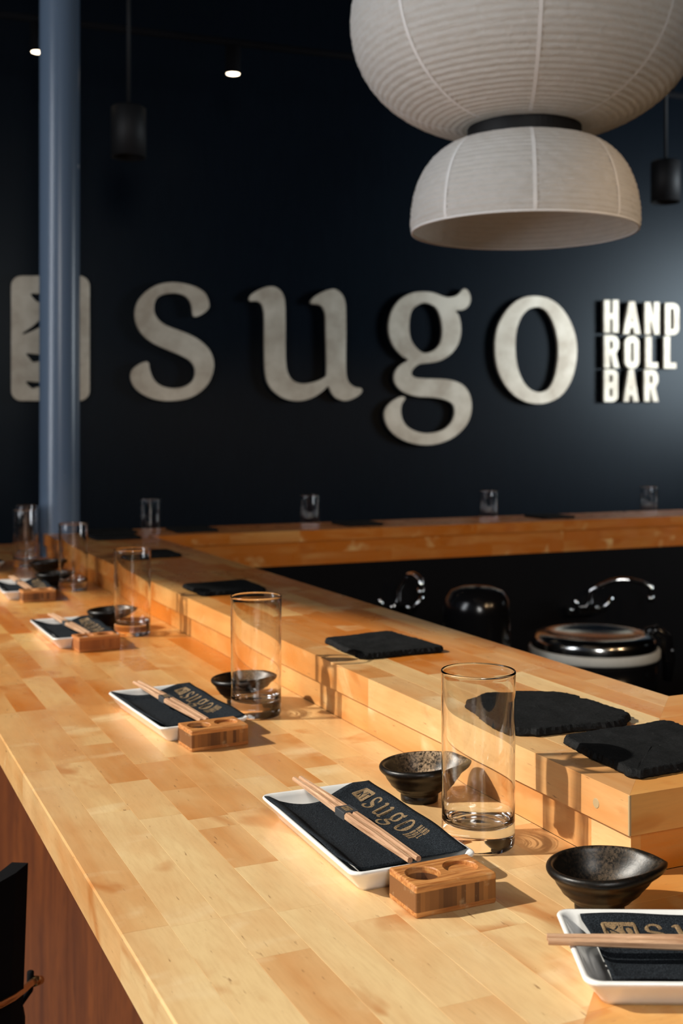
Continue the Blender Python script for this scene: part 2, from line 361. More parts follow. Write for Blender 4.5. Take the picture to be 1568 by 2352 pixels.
# ------------------------------------------------------------------ bar: geometry of the three legs (mitred at 45 degrees)
X0, X1, X2, X3 = 0.2041, 0.6121, 0.611, 0.881    # counter edge, riser, tier outer edge, tier inner edge
YA0, YA1, YA3 = X0 + 0.157, X1 + 0.157, X3 + 0.157   # near leg, same offsets shifted
YF3, YF1, YF0 = 3.245, 3.515, 3.923
XR = 4.3
def near_m(a, b): return lambda poly: clip(poly, -1, -1, -9)
random.seed(11)
def stave_obj(name, poly, z0, z1, mat, parent, tone, ch=0.00012):
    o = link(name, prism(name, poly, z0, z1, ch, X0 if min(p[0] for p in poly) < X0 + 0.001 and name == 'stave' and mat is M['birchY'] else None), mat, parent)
    yc = sum(p[1] for p in poly) / len(poly); tone += 0.40 * max(0, min(1, (yc - 0.95) / 1.3))  # far staves coloured deeper to stand in for the shade there
    shade_amber = max(0, min(1, (yc - 0.9) / 1.5)) if mat is M['birchY'] else 0.85  # amber tint paints in shade: grows with distance, even on crosswise legs
    o.color = (max(0, min(1, tone)), shade_amber, 0, 1); return o
def lay(parent, axis, a0, widths, s0, s1, z0, z1, mat, cuts, rows=None, lmin=0.16, lmax=0.42, tmean=0.33, name='stave', gap=0.00003):
    """rows of staves; axis 'Y' means they run along Y and stack along X. cuts: list of half planes (a,b,c) keep a*x+b*y<=c"""
    a = a0
    for k, wdt in enumerate(widths):
        js = None
        if rows and k in rows: js = rows[k]
        segs = []
        if js:
            pos = s0; ss = sorted(js, key=lambda q: q[0])
            first = ss[0][0]
            while first - pos > lmax: 
                L = random.uniform(lmin, lmax)
                if first - (pos + L) < 0.06: break
                segs.append((pos, pos + L, random.gauss(tmean, 0.2))); pos += L
            segs.append((pos, first, random.gauss(tmean, 0.15)))
            for i, (p, tn) in enumerate(ss):
                e = ss[i + 1][0] if i + 1 < len(ss) else None
                if e is None:
                    e = p + random.uniform(lmin, lmax)
                segs.append((p, e, tn)); pos = e
        else:
            pos = s0; L0 = random.uniform(0.3, 1.0)
            segs = []
            pos_ = s0; L = random.uniform(lmin, lmax) * L0; segs.append((pos_, pos_ + L, random.gauss(tmean, 0.2))); pos = pos_ + L
        while pos < s1:
            L = random.uniform(lmin, lmax); segs.append((pos, pos + L, random.gauss(tmean, 0.2))); pos += L
        for p, q, tn in segs:
            q = min(q, s1)
            if q - p < 0.002: continue
            p0, q0, u0, u1 = p + gap, q - gap, a + gap, a + wdt - gap
            poly = [(u0, p0), (u1, p0), (u1, q0), (u0, q0)] if axis == 'Y' else [(p0, u0), (q0, u0), (q0, u1), (p0, u1)]
            for c in cuts:
                poly = clip(poly, *c) if poly else poly
            if len(poly) >= 3:
                ar = abs(sum(poly[i][0] * poly[(i + 1) % len(poly)][1] - poly[(i + 1) % len(poly)][0] * poly[i][1] for i in range(len(poly)))) / 2
                if ar > 2e-6: stave_obj(name, poly, z0, z1, mat, parent, max(0.02, tn))
        a += wdt
def yof(xline, py):                          # Y on the counter for a pixel row, along X = xline
    d = FPX * (CAMZ - BAR) / (py - HZ); return (d - xline * ST) / CT
EDG = [0.2041, 0.2412, 0.2806, 0.3228, 0.3636, 0.4057, 0.4470, 0.4883, 0.5296, 0.5709, 0.6168]
WID = [EDG[i + 1] - EDG[i] for i in range(10)]
raw = {0: [(2600, .2), (2135, .42), (1771, .28), (1640, .4)],
       1: [(2500, .05), (2118, .12), (1866, .22), (1752, .38), (1632, .8), (1573, .3), (1500, .5)],
       2: [(2400, .5), (2190, .2), (2095, .08), (1876, .25), (1795, .62), (1710, .2), (1692, .42), (1620, .1), (1557, .45)],
       3: [(2500, .12), (2085, .15), (1985, .5), (1900, .3), (1877, .6), (1812, .62), (1751, .35), (1640, .55), (1555, .3)],
       4: [(2300, .2), (2110, .25), (1860, .42), (1735, .22), (1640, .5), (1560, .35)],
       5: [(2350, .15), (2050, .3), (1930, .12), (1785, .3), (1690, .38), (1600, .25), (1520, .5)],
       6: [(2300, .3), (2130, .12), (1960, .2), (1802, .7), (1733, .35), (1620, .2), (1540, .5)],
       7: [(2200, .2), (2000, .3), (1858, .1), (1760, .55), (1688, .3)],
       8: [(2150, .25), (1990, .18), (1850, .4), (1740, .2)]}
rows = {}
for k, js in raw.items():                    # each entry: near end row of pixels -> tone of the stave beyond it
    xm = (EDG[k] + EDG[k + 1]) / 2
    rows[k] = [(yof(xm, py), tn) for py, tn in js]
MIT_N = lambda sgn: (sgn * -1, sgn * 1, sgn * 0.157)      # y - x <= .157 (near leg) / >= (left leg)
MIT_F = lambda sgn: (sgn * 1, sgn * 1, sgn * (X3 + YF3))  # x + y <= (left leg) / >= (far leg)
TK = 0.035
cl = tag(empty('counter', (0, 0, 0)), 'long pale birch counter with finger-jointed staves running away on the left', 'counter', 'birch counter legs')
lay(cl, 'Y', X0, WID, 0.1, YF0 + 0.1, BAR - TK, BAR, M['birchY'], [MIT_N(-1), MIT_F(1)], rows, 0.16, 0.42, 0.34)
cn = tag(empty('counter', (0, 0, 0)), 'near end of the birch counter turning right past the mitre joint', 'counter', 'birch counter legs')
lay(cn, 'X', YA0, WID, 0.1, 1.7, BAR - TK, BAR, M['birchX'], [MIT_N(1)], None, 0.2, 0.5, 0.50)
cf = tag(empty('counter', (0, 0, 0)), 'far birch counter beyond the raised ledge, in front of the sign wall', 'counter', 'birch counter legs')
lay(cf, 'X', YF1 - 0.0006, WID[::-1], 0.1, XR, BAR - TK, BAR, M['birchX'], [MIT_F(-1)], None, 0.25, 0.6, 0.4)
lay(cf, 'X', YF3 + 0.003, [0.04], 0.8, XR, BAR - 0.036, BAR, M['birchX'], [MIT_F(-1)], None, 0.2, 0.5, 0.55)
# raised ledge ("tier"): riser 36 mm + slab 34 mm
TR, TW = 0.036, (X3 - X2) / 7
def tier(label, axis, cuts_slab, spans, a_slab, a_ris, a_in, s0, s1, mat, tm):
    e = tag(empty('raised_ledge', (0, 0, 0)), label, 'ledge', 'raised birch ledges')
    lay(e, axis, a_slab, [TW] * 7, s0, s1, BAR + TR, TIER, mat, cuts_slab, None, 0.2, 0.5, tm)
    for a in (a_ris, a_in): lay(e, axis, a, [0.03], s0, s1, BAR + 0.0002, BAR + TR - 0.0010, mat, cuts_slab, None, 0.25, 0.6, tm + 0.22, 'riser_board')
    return e
tl = tier('raised birch ledge along the left counter, carrying slate tiles', 'Y', [MIT_N(-1), MIT_F(1)], 0, X2, 0.6172, X3 - 0.034, 0.7, YF1 + 0.05, M['birchY'], 0.46)
tn_ = tier('near end of the raised birch ledge with a worn corner at the right', 'X', [MIT_N(1)], 0, YA1 - 0.001, 0.7745, YA3 - 0.034, 0.5, 1.7, M['birchX'], 0.72)  # near and far ledge tones deepened to paint in their shade
tf = tier('raised birch ledge on the far side, below the sign wall', 'X', [MIT_F(-1)], 0, YF3, YF1 - 0.032, YF3 + 0.004, 0.5, XR, M['birchX'], 0.75)
link('corner_bead', box('corner_bead', X2 - 0.0004, X2 + 0.0018, YA1 - 0.0012, YA1 + 0.0008, BAR + TR, TIER - 0.0004, 0.0003, 1), M['bone'], tn_)
link('wood_plug', lathe('wood_plug', [(0, 0.0004), (0.0040, 0.0004), (0.0044, 0.0), (0.0044, -0.002), (0, -0.002)], 24, False), M['bone'], tl, loc=(X2, 0.813, 1.0503), rot=(0, -PI / 2, 0))
# hidden core and the front panel of the bar
def ring_core(name, mat, xi, z0, z1):
    e = empty(name); tag(e, 'stained brown wood bar front below the birch counter', 'bar front')
    return e
bf = ring_core('bar_cabinet', M['panel'], 0, 0, 0)
PX = 0.43
yy = [YA0 + 0.2, 1.05, 1.62, 2.19, 2.76, 3.33, YF0 - 0.22]
for i in range(len(yy) - 1):
    link('front_panel', box('front_panel', PX, PX + 0.02, yy[i] + 0.0015, yy[i + 1] - 0.0015, 0.0, BAR - TK - 0.001, 0.001, 1), M['panel'], bf)
link('seam_strip', box('seam_strip', PX - 0.002, PX, 1.617, 1.623, 0.02, BAR - TK - 0.001), M['bone'], bf)
link('near_panel', box('near_panel', PX + 0.021, 1.7, YA0 + 0.2, YA0 + 0.22, 0, BAR - TK - 0.001), M['panel'], bf)
link('far_panel', box('far_panel', PX, XR, YF0 - 0.22, YF0 - 0.2, 0, BAR - TK - 0.001), M['panel'], bf)
link('inner_panel', box('inner_panel', X3 + 0.001, XR, YF3 + 0.006, YF3 + 0.03, 0, BAR - 0.0365), M['matblack'], bf)
link('inner_panel', box('inner_panel', X3 - 0.03, X3 - 0.006, YA3 + 0.001, YF3 + 0.03, 0, BAR - 0.001), M['matblack'], bf)
link('inner_panel', box('inner_panel', X3 - 0.0, 1.7, YA3 - 0.03, YA3 - 0.006, 0, BAR - 0.001), M['matblack'], bf)
# ------------------------------------------------------------------ lettering (outlines in photo pixels, taken onto the wall plane)
def onwall(px, py):
    k = (px - 784) / FPX                     # depth = D0 + s*cosWA ; lateral = s*sinWA ; lateral = k*depth
    s = k * D0 / (math.sin(WA) - k * math.cos(WA)); d = D0 + s * math.cos(WA)
    return (s, CAMZ + (HZ - py) / FPX * d)
def conv(pts, ox, oy, sc, sm=2):
    q = [onwall(ox + x / sc, oy + y / sc) for x, y in pts]
    return [tuple(v) for v in smoothpoly(q, sm)] if sm > 1 else q
LS = [(1045,620),(1085,645),(1180,605),(1265,530),(1280,450),(1250,350),(1190,270),(1080,205),(950,165),(800,140),(640,145),(480,190),(340,280),(235,400),(190,520),(180,640),(205,760),(260,870),(350,970),(470,1050),(620,1120),(780,1185),(900,1240),(1000,1300),(1060,1380),(1080,1460),(1065,1560),(1010,1640),(900,1700),(750,1720),(600,1695),(490,1630),(420,1520),(385,1400),(380,1345),(340,1320),(240,1360),(150,1430),(115,1520),(135,1630),(200,1730),(310,1810),(450,1870),(620,1900),(800,1895),(960,1865),(1100,1800),(1220,1700),(1300,1580),(1345,1430),(1345,1300),(1300,1170),(1220,1070),(1100,975),(950,900),(780,835),(650,785),(550,720),(480,630),(455,540),(465,440),(510,360),(600,310),(740,290),(860,305),(950,350),(1010,430),(1035,530)]
LU = [(100,260),(120,215),(210,155),(320,115),(410,115),(480,160),(520,230),(535,320),(540,500),(540,700),(540,900),(545,1050),(565,1170),(620,1260),(700,1305),(800,1310),(920,1285),(1010,1245),(1050,1210),(1055,1190),(1055,1000),(1050,750),(1045,500),(1030,410),(990,345),(930,325),(870,320),(860,290),(900,240),(980,190),(1080,150),(1160,145),(1230,195),(1270,270),(1285,380),(1288,600),(1288,800),(1285,1000),(1290,1180),(1310,1270),(1360,1330),(1420,1360),(1470,1365),(1488,1390),(1470,1430),(1400,1480),(1310,1515),(1230,1510),(1160,1475),(1110,1410),(1075,1335),(1030,1370),(960,1430),(850,1490),(720,1520),(600,1510),(490,1470),(390,1390),(330,1300),(300,1180),(290,1000),(288,750),(288,500),(280,400),(250,320),(190,285),(120,290)]
LG = [(1040,435),(1090,500),(1120,620),(1120,760),(1085,890),(1010,1000),(900,1085),(780,1130),(650,1145),(560,1160),(490,1210),(455,1270),(470,1320),(540,1350),(680,1358),(850,1362),(1000,1380),(1130,1430),(1210,1510),(1255,1620),(1265,1760),(1235,1900),(1160,2020),(1040,2130),(900,2200),(740,2240),(580,2240),(420,2205),(280,2140),(170,2040),(115,1930),(98,1830),(125,1740),(200,1660),(300,1605),(350,1600),(375,1620),(330,1690),(315,1780),(330,1890),(390,1990),(490,2055),(620,2090),(760,2085),(890,2045),(980,1970),(1030,1880),(1045,1780),(1020,1700),(960,1655),(860,1620),(700,1600),(560,1595),(430,1565),(320,1510),(250,1430),(228,1340),(255,1240),(330,1160),(425,1105),(350,1060),(260,970),(195,860),(162,730),(162,600),(195,460),(265,340),(370,250),(500,200),(640,190),(760,205),(850,240),(930,265),(1010,260),(1090,230),(1140,170),(1175,150),(1220,180),(1250,260),(1240,350),(1190,410),(1120,435)]
LGi = [(645,330),(530,370),(460,440),(430,560),(425,680),(445,820),(510,930),(600,1005),(690,1010),(790,960),(855,870),(878,740),(870,600),(835,470),(770,380)]
LO = [(740,150),(560,180),(400,280),(260,450),(170,650),(135,880),(145,1120),(190,1330),(290,1530),(430,1690),(600,1790),(790,1825),(960,1800),(1130,1720),(1260,1570),(1350,1370),(1400,1120),(1400,880),(1350,660),(1250,450),(1110,280),(940,180)]
LOi = [(790,315),(650,350),(540,470),(470,650),(445,850),(450,1080),(490,1300),(580,1500),(700,1620),(840,1650),(960,1600),(1050,1450),(1100,1230),(1120,1000),(1100,780),(1040,560),(950,400),(870,335)]
EMO = []
for cx, cy, a0 in ((1180, 385, -90), (1180, 1945, 0), (315, 1945, 90), (315, 385, 180)):
    for k in range(7):
        a = math.radians(a0 + 15 * k); EMO.append((cx + 148 * math.cos(a), cy + 150 * math.sin(a)))
EM1 = [(445,490),(600,500),(900,465),(1020,510),(960,660),(850,800),(700,930),(560,1020),(360,1108),(335,1080),(480,980),(620,850),(740,710),(800,600),(600,635),(510,590)]
EM2 = [(800,850),(930,920),(1080,1040),(1130,1130),(1080,1150),(960,1060),(850,960)]
EM3 = [(380,1380),(600,1405),(950,1365),(1090,1400),(1110,1480),(1080,1880),(980,1930),(560,1895),(490,1925),(420,1870),(380,1800),(560,1815),(940,1790),(965,1500),(560,1515),(490,1525),(430,1460)]
EM4 = [(960,1215),(1000,1200),(1050,1290),(1010,1300)]
EM5 = [(1080,1190),(1120,1180),(1165,1270),(1125,1280)]
def glyph(ch):                               # block capitals in a 1 x 1 box, y down
    T, V = 0.40, 0.17
    R4 = lambda x0, y0, x1, y1: [(x0, y0), (x1, y0), (x1, y1), (x0, y1)]
    def rnd(x0, y0, x1, y1, rx, ry, corners='1234', n=5):
        out = []
        for q, (cx, cy, a0) in enumerate(((x0 + rx, y0 + ry, 180), (x1 - rx, y0 + ry, 270), (x1 - rx, y1 - ry, 0), (x0 + rx, y1 - ry, 90))):
            if str(q + 1) in corners:
                for k in range(n):
                    a = math.radians(a0 + 90 * k / (n - 1)); out.append((cx + rx * math.cos(a), cy + ry * math.sin(a)))
            else: out.append(((x0, y0), (x1, y0), (x1, y1), (x0, y1))[q])
        return out
    if ch == 'H': return [[(0,0),(T,0),(T,.415),(1-T,.415),(1-T,0),(1,0),(1,1),(1-T,1),(1-T,.585),(T,.585),(T,1),(0,1)]]
    if ch == 'A': return [[(.32,0),(.68,0),(1.04,1),(.66,1),(.60,.80),(.40,.80),(.34,1),(-.04,1)], [(.5,.38),(.44,.64),(.56,.64)]]
    if ch == 'N': return [[(0,0),(.38,0),(.64,.55),(.64,0),(1,0),(1,1),(.66,1),(.38,.43),(.38,1),(0,1)]]
    if ch == 'L': return [[(0,0),(.48,0),(.48,.83),(1,.83),(1,1),(0,1)]]
    if ch == 'D': return [rnd(0, 0, 1, 1, .45, .2, '23'), rnd(.36, .17, .64, .83, .12, .06, '23')]
    if ch == 'O': return [rnd(0, 0, 1, 1, .48, .22), rnd(.40, .20, .62, .80, .10, .06)]
    if ch == 'B': return [rnd(0, 0, 1, .5, .42, .17, '2')[:-1] + [(.93,.49)] + rnd(0, .5, 1, 1, .42, .17, '3')[1:], rnd(.38, .16, .62, .40, .1, .06, '23'), rnd(.38, .58, .62, .84, .1, .06, '23')]
    if ch == 'R': return [[(0,0),(.55,0),(.85,.05),(1,.18),(1,.38),(.86,.52),(.80,.56),(1.02,1),(.64,1),(.44,.60),(.38,.60),(.38,1),(0,1)], rnd(.38, .17, .60, .43, .1, .07, '23')]
SM = [('H',205,440,80,610),('A',530,790,105,635),('N',875,1110,115,640),('D',1210,1435,130,650),('R',205,445,655,1190),('O',545,780,665,1205),('L',885,1085,680,1195),('L',1190,1385,680,1200),('B',205,430,1220,1750),('A',535,760,1220,1745),('R',865,1090,1225,1745)]
ART = {}                                     # name -> loops in wall coordinates (metres)
ART['emblem'] = [conv(EMO, 0, 600, 6.533, 1), conv(EM1, 0, 600, 6.533), conv(EM2, 0, 600, 6.533), conv(EM3, 0, 600, 6.533), conv(EM4, 0, 600, 6.533, 1), conv(EM5, 0, 600, 6.533, 1)]
ART['s'] = [conv(LS, 280, 630, 6.533)]; ART['u'] = [conv(LU, 550, 640, 5.407)]
ART['g'] = [conv(LG, 860, 640, 5.88), conv(LGi, 860, 640, 5.88)]; ART['o'] = [conv(LO, 1110, 660, 6.817), conv(LOi, 1110, 660, 6.817)]
small = []
for ch, x0, x1, y0, y1 in SM:
    small.append((ch, [[onwall(1350 + (x0 + x * (x1 - x0)) / 7.193, 680 + (y0 + y * (y1 - y0)) / 7.193) for x, y in lp] for lp in glyph(ch)]))
sgn = tag(empty('wall_sign', (wo.x, wo.y, 0)), 'large brushed metal sign lettering with square emblem on the navy wall', 'sign')
rotm = Matrix((( wd.x, 0, wn.x), (wd.y, 0, wn.y), (0, 1, 0)))   # local x->wall, y->up, z->room
def wall_letter(name, loops, depth, mat):
    me = flat(name, loops, depth, 0.0015)
    for v in me.vertices:
        q = rotm @ Vector((v.co.x, v.co.y, v.co.z + depth + 0.016)); v.co = q
    return link(name, me, mat, sgn)
wall_letter('emblem', ART['emblem'], 0.006, M['letter'])
for k in 'sugo': wall_letter('letter', ART[k], 0.009, M['letter'])
for ch, lp in small: wall_letter('small_letter', lp, 0.009, M['letter'])

# ------------------------------------------------------------------ column
pc = atd(137, 1270, 3.45)
pr = 0.0590
col = tag(link('column', lathe('column', [(pr, 0), (pr, CEIL)], 64), M['pole'], loc=(pc.x, pc.y, 0)), 'tall blue-grey painted steel column at the far left corner of the bar', 'column')

# ------------------------------------------------------------------ table ware
gp = [(0, 0.0015), (0.027, 0.0012), (0.0300, 0.0), (0.0318, 0.0012), (0.0326, 0.005), (0.0327, 0.02), (0.0330, 0.08), (0.0334, 0.150), (0.0336, 0.1545), (0.0332, 0.1558), (0.0325, 0.1560), (0.0322, 0.1552), (0.0321, 0.150), (0.0317, 0.08), (0.0312, 0.030), (0.0295, 0.0235), (0.0260, 0.0205), (0.019, 0.0190), (0.010, 0.0195), (0, 0.0205)]
def refine(pr_, k=3):
    out = [pr_[0]]
    for i in range(len(pr_) - 1):
        p0 = Vector(pr_[max(i - 1, 0)]); p1 = Vector(pr_[i]); p2 = Vector(pr_[i + 1]); p3 = Vector(pr_[min(i + 2, len(pr_) - 1)])
        L = (p2 - p1).length; kk = k if L > 0.0006 else 1
        t0 = (p2 - p0) * 0.5; t1 = (p3 - p1) * 0.5
        lim = L * 1.0
        if t0.length > lim: t0 = t0.normalized() * lim
        if t1.length > lim: t1 = t1.normalized() * lim
        for q in range(1, kk + 1):
            t = q / kk; h = (2 * t**3 - 3 * t**2 + 1) * p1 + (t**3 - 2 * t**2 + t) * t0 + (-2 * t**3 + 3 * t**2) * p2 + (t**3 - t**2) * t1
            out.append((max(0, h.x), h.y))
    return out
glass_me = lathe('tall_glass', refine(gp, 3), 96, True, lambda a, r, z: r * (1 + (0.0032 * math.sin(3 * a + z * 55) * math.sin(z * 38 + a) if 0.024 < z < 0.14 and r < 0.0319 else 0))); glass_me.materials.append(M['glass'])
def glass(p, label, group='highball glasses on the bar'):
    o = link('tall_glass', glass_me, None, loc=p); tag(o, label, 'glass', group); o.cycles.is_caustics_caster = True; return o
def rrect(hx, hy, r, n=5):
    out = []
    for sx, sy, a0 in ((1, 1, 0), (-1, 1, 90), (-1, -1, 180), (1, -1, 270)):
        for k in range(n + 1):
            a = math.radians(a0 + 90 * k / n); out.append((sx * (hx - r) + r * math.cos(a), sy * (hy - r) + r * math.sin(a)))
    return out
def plate_mesh():
    PW, PL = 0.0575, 0.110
    secs = [(0.016, 0.0002), (0.014, 0.0), (0.0125, 0.003), (0.0035, 0.0145), (0.0006, 0.0178), (0.0, 0.0192), (0.0006, 0.0204), (0.0022, 0.0207), (0.0040, 0.0200), (0.0065, 0.0170), (0.0135, 0.0075), (0.018, 0.0052), (0.024, 0.0048)]
    vs, fs = [], []
    for ins, z in secs: vs += [(x, y, z) for x, y in rrect(PW - ins, PL - ins, max(0.004, 0.010 - ins * 0.3))]
    n = len(rrect(1, 1, .1)); m = len(secs)
    for i in range(m - 1):
        for k in range(n):
            l = (k + 1) % n; fs.append((i * n + k, i * n + l, (i + 1) * n + l, (i + 1) * n + k))
    fs.append(tuple(range(n))[::-1]); fs.append(tuple((m - 1) * n + k for k in range(n)))
    me = fixn(mesh('plate', vs, fs, True)); return me
plate_me = plate_mesh(); plate_me.materials.append(M['porcelain'])
def nap_z(u, v, var):                        # napkin height above the counter, plate coordinates
    a = max(0.0, (abs(u) - 0.032) / 0.022); a = min(a, 1.0); a = a * a * (3 - 2 * a)
    b = max(0.0, (abs(v) - 0.080) / 0.024); b = min(b, 1.0); b = b * b * (3 - 2 * b)
    z = 0.0093 + 0.0120 * max(a, b * 0.98)
    if u > 0: z += 0.0045 * (1 - max(a, b)) * (1 - math.exp(-u / 0.01))
    return z + 0.0006 * math.sin(v * 70 + var) * math.cos(u * 60)
def napkin_mesh(var, turned=False):
    nu, nv = 26, 44; vs, fs = [], []
    rd = random.Random(int(var * 10)); dip = rd.uniform(0.013, 0.019)
    def P(i, j, dz):
        a, b = i / nu, j / nv
        if turned:
            u = -0.0555 + 0.1025 * a; v = -0.100 + (0.192 - 0.004 * math.sin(PI * a)) * b
        else:
            ul = -0.0548 - 0.0005 * b + 0.0045 * max(0, 1 - b / 0.12); ur = 0.054 + 0.003 * b
            u = ul + (ur - ul) * a
            vt = 0.101 - dip * math.sin(PI * min(1, a / 0.85)) + 0.004 * a
            vb = -0.097 + 0.005 * max(0, 1 - a / 0.3) ** 2
            v = vb + (vt - vb) * b
        v2 = v + 0.0012 * math.sin(u * 40 + var); u2 = u + 0.0010 * math.sin(v * 33 + var * 2)
        lift = 0.0015 * max(0, 1 - a / 0.22) * max(0, 1 - b / 0.2)
        return (u2, v2, nap_z(u2, v2, var) + lift + dz)
    for dz in (0, 0.0012):
        for i in range(nu + 1):
            for j in range(nv + 1): vs.append(P(i, j, dz))
    N = (nu + 1) * (nv + 1); id_ = lambda i, j, s: s * N + i * (nv + 1) + j
    for i in range(nu):
        for j in range(nv):
            fs.append((id_(i, j, 1), id_(i + 1, j, 1), id_(i + 1, j + 1, 1), id_(i, j + 1, 1))); fs.append((id_(i, j, 0), id_(i, j + 1, 0), id_(i + 1, j + 1, 0), id_(i + 1, j, 0)))
    for i in range(nu): fs.append((id_(i, 0, 0), id_(i + 1, 0, 0), id_(i + 1, 0, 1), id_(i, 0, 1))); fs.append((id_(i, nv, 0), id_(i, nv, 1), id_(i + 1, nv, 1), id_(i + 1, nv, 0)))
    for j in range(nv): fs.append((id_(0, j, 0), id_(0, j, 1), id_(0, j + 1, 1), id_(0, j + 1, 0))); fs.append((id_(nu, j, 0), id_(nu, j + 1, 0), id_(nu, j + 1, 1), id_(nu, j, 1)))
    return mesh('napkin', vs, fs, True)
# print: whole logo laid on the napkin, reading towards -v, up = +u
allpts = [p for k in ('s', 'u', 'g', 'o') for lp in ART[k] for p in lp]
sx0 = min(p[0] for p in ART['s'][0]); sx1 = max(p[0] for lp in small for l2 in lp[1] for p in l2); zb = min(p[1] for p in ART['s'][0])
xh = max(p[1] for p in ART['s'][0]) - zb
def print_mesh(var):
    meshes = []; k = 0.0195 / xh; kv = 0.107 / (sx1 - sx0)
    vs, fs = [], []
    def addl(loops, f):
        me = flat('p', [[f(*p) for p in lp] for lp in loops]); b = len(vs)
        for v in me.vertices: vs.append((v.co.x, v.co.y))
        for p in me.polygons: fs.append(tuple(b + i for i in p.vertices))
        bpy.data.meshes.remove(me)
    v0, u0 = (0.0505, 0.020) if var > 6 else (0.061, 0.0262)
    f = lambda s, z: (u0 + (z - zb) * k, v0 - (s - sx0) * kv)
    for q in 'sugo': addl(ART[q], f)
    for ch, lp in small: addl(lp, f)
    ex = [p[0] for p in ART['emblem'][0]]; ez = [p[1] for p in ART['emblem'][0]]; cx, cz = (min(ex) + max(ex)) / 2, (min(ez) + max(ez)) / 2
    # emblem turned a quarter turn, as printed
    kw, kh = 0.0165 / (max(ex) - min(ex)), (0.0250 if var > 6 else 0.0225) / (max(ez) - min(ez))
    fe = lambda s, z: (u0 + 0.0120 - (s - cx) * kw * -1, v0 + 0.0172 + (z - cz) * kh)
    addl(ART['emblem'], fe)
    bm = bmesh.new(); vv = [bm.verts.new((a, b, 0)) for a, b in vs]
    for q in fs:
        try: bm.faces.new([vv[i] for i in q])
        except ValueError: pass
    for v in bm.verts: v.co.z = nap_z(v.co.x, v.co.y, var) + 0.00145
    me = bpy.data.meshes.new('print'); bm.to_mesh(me); bm.free(); return me
def chopstick_mesh():
    n = 33; vs, fs = [], []; L = 0.242
    for i in range(n):
        t = i / (n - 1); y = (t - 0.5) * L; w_ = 0.0020 + 0.0015 * (1 - abs(2 * t - 0.9) ** 1.6 if abs(2 * t - 0.9) < 1 else 0); w_ = max(w_, 0.0021)
        c = w_ * 0.45
        for a, b in ((-w_ + c, -w_), (w_ - c, -w_), (w_, -w_ + c), (w_, w_ - c), (w_ - c, w_), (-w_ + c, w_), (-w_, w_ - c), (-w_, -w_ + c)): vs.append((a, y, b))
    for i in range(n - 1):
        for k in range(8): l = (k + 1) % 8; fs.append((i * 8 + k, i * 8 + l, (i + 1) * 8 + l, (i + 1) * 8 + k))
    fs.append(tuple(range(8))[::-1]); fs.append(tuple((n - 1) * 8 + k for k in range(8)))
    return fixn(mesh('chopstick', vs, fs))
chop_me = chopstick_mesh(); chop_me.materials.append(M['chop'])
def band_mesh():
    a, b = 0.0076, 0.0038; return box('paper_band', -a, a, -0.0100, 0.0100, -b, b, 0.0006, 1)
band_me = band_mesh(); band_me.materials.append(M['band'])
def bandprint():
    ex = [p[0] for p in ART['emblem'][0]]; ez = [p[1] for p in ART['emblem'][0]]; cx, cz = (min(ex) + max(ex)) / 2, (min(ez) + max(ez)) / 2
    k = 0.0125 / (max(ez) - min(ez)); me = flat('print', [[((s - cx) * k, (z - cz) * k) for s, z in lp] for lp in ART['emblem']])
    for v in me.vertices: v.co.z = 0.00395
    return me
bandp_me = bandprint(); bandp_me.materials.append(M['print'])
def chopsticks(loc, rz, label):
    e = empty('chopsticks', loc, rz); tag(e, label, 'chopsticks', 'chopstick pairs on the napkins')
    for s in (-1, 1):
        o = link('chopstick', chop_me, None, e, loc=(s * 0.0037, 0, 0)); o.rotation_euler = (0, 0, s * 0.002)
    b = link('paper_band', band_me, None, e, loc=(0, 0.006, 0)); link('print', bandp_me, None, b)
    return e
print_me = {}; nap_me = {}
def setting(px, rz, where, var, chop=(0.0, 0.012, 0.02)):
    z = BAR
    p = link('plate', plate_me, None, loc=(px[0], px[1], z), rot=(0, 0, rz)); tag(p, 'white plate ' + where, 'plate', 'white plates on the bar')
    if var not in nap_me:
        nap_me[var] = napkin_mesh(var, var > 6); nap_me[var].materials.append(M['napkin']); print_me[var] = print_mesh(var); print_me[var].materials.append(M['print'])
    n = link('napkin', nap_me[var], None, loc=(px[0], px[1], z), rot=(0, 0, rz)); tag(n, 'black napkin with gold logo, ' + where, 'napkin', 'black napkins')
    link('print', print_me[var], None, n)
    a = rz + chop[2]; c, s_ = math.cos(rz), math.sin(rz)
    chopsticks((px[0] + c * chop[0] - s_ * chop[1], px[1] + s_ * chop[0] + c * chop[1], z + 0.0238), a, 'wooden chopsticks, ' + where)
# caddy: laminated bamboo block with two round wells
def caddy_mesh():
    W2, D2, H = 0.0360, 0.0225, 0.0245
    bmo = box('caddy_block', -W2, W2, -D2, D2, 0, H, 0.0018, 3)
    o = link('tmp', bmo); cutters = []
    for cx, dz in ((-0.0175, 0.013), (0.0165, 0.0035)):
        c = link('cut', lathe('cut', [(0, H - dz), (0.0135, H - dz), (0.0135, H - 0.0008), (0.0146, H + 0.0004), (0.0146, H + 0.01), (0, H + 0.01)], 40, False), loc=(cx, 0.0005, 0)); cutters.append(c)
        m = o.modifiers.new('b', 'BOOLEAN'); m.operation = 'DIFFERENCE'; m.object = c; m.solver = 'EXACT'
    dg = bpy.context.evaluated_depsgraph_get(); dg.update()
    me = bpy.data.meshes.new_from_object(o.evaluated_get(dg)); me.name = 'caddy_block'
    for q in cutters + [o]: bpy.data.objects.remove(q)
    me.materials.clear(); return me
cad_a = caddy_mesh(); cad_b = cad_a.copy(); cad_a.materials.append(M['bamboo']); cad_b.materials.append(M['bamboo_red'])
salt_me = lathe('salt', [(0, 0.0158), (0.006, 0.0150), (0.0128, 0.0125), (0.0128, 0.0116), (0, 0.0116)], 24); salt_me.materials.append(M['salt'])
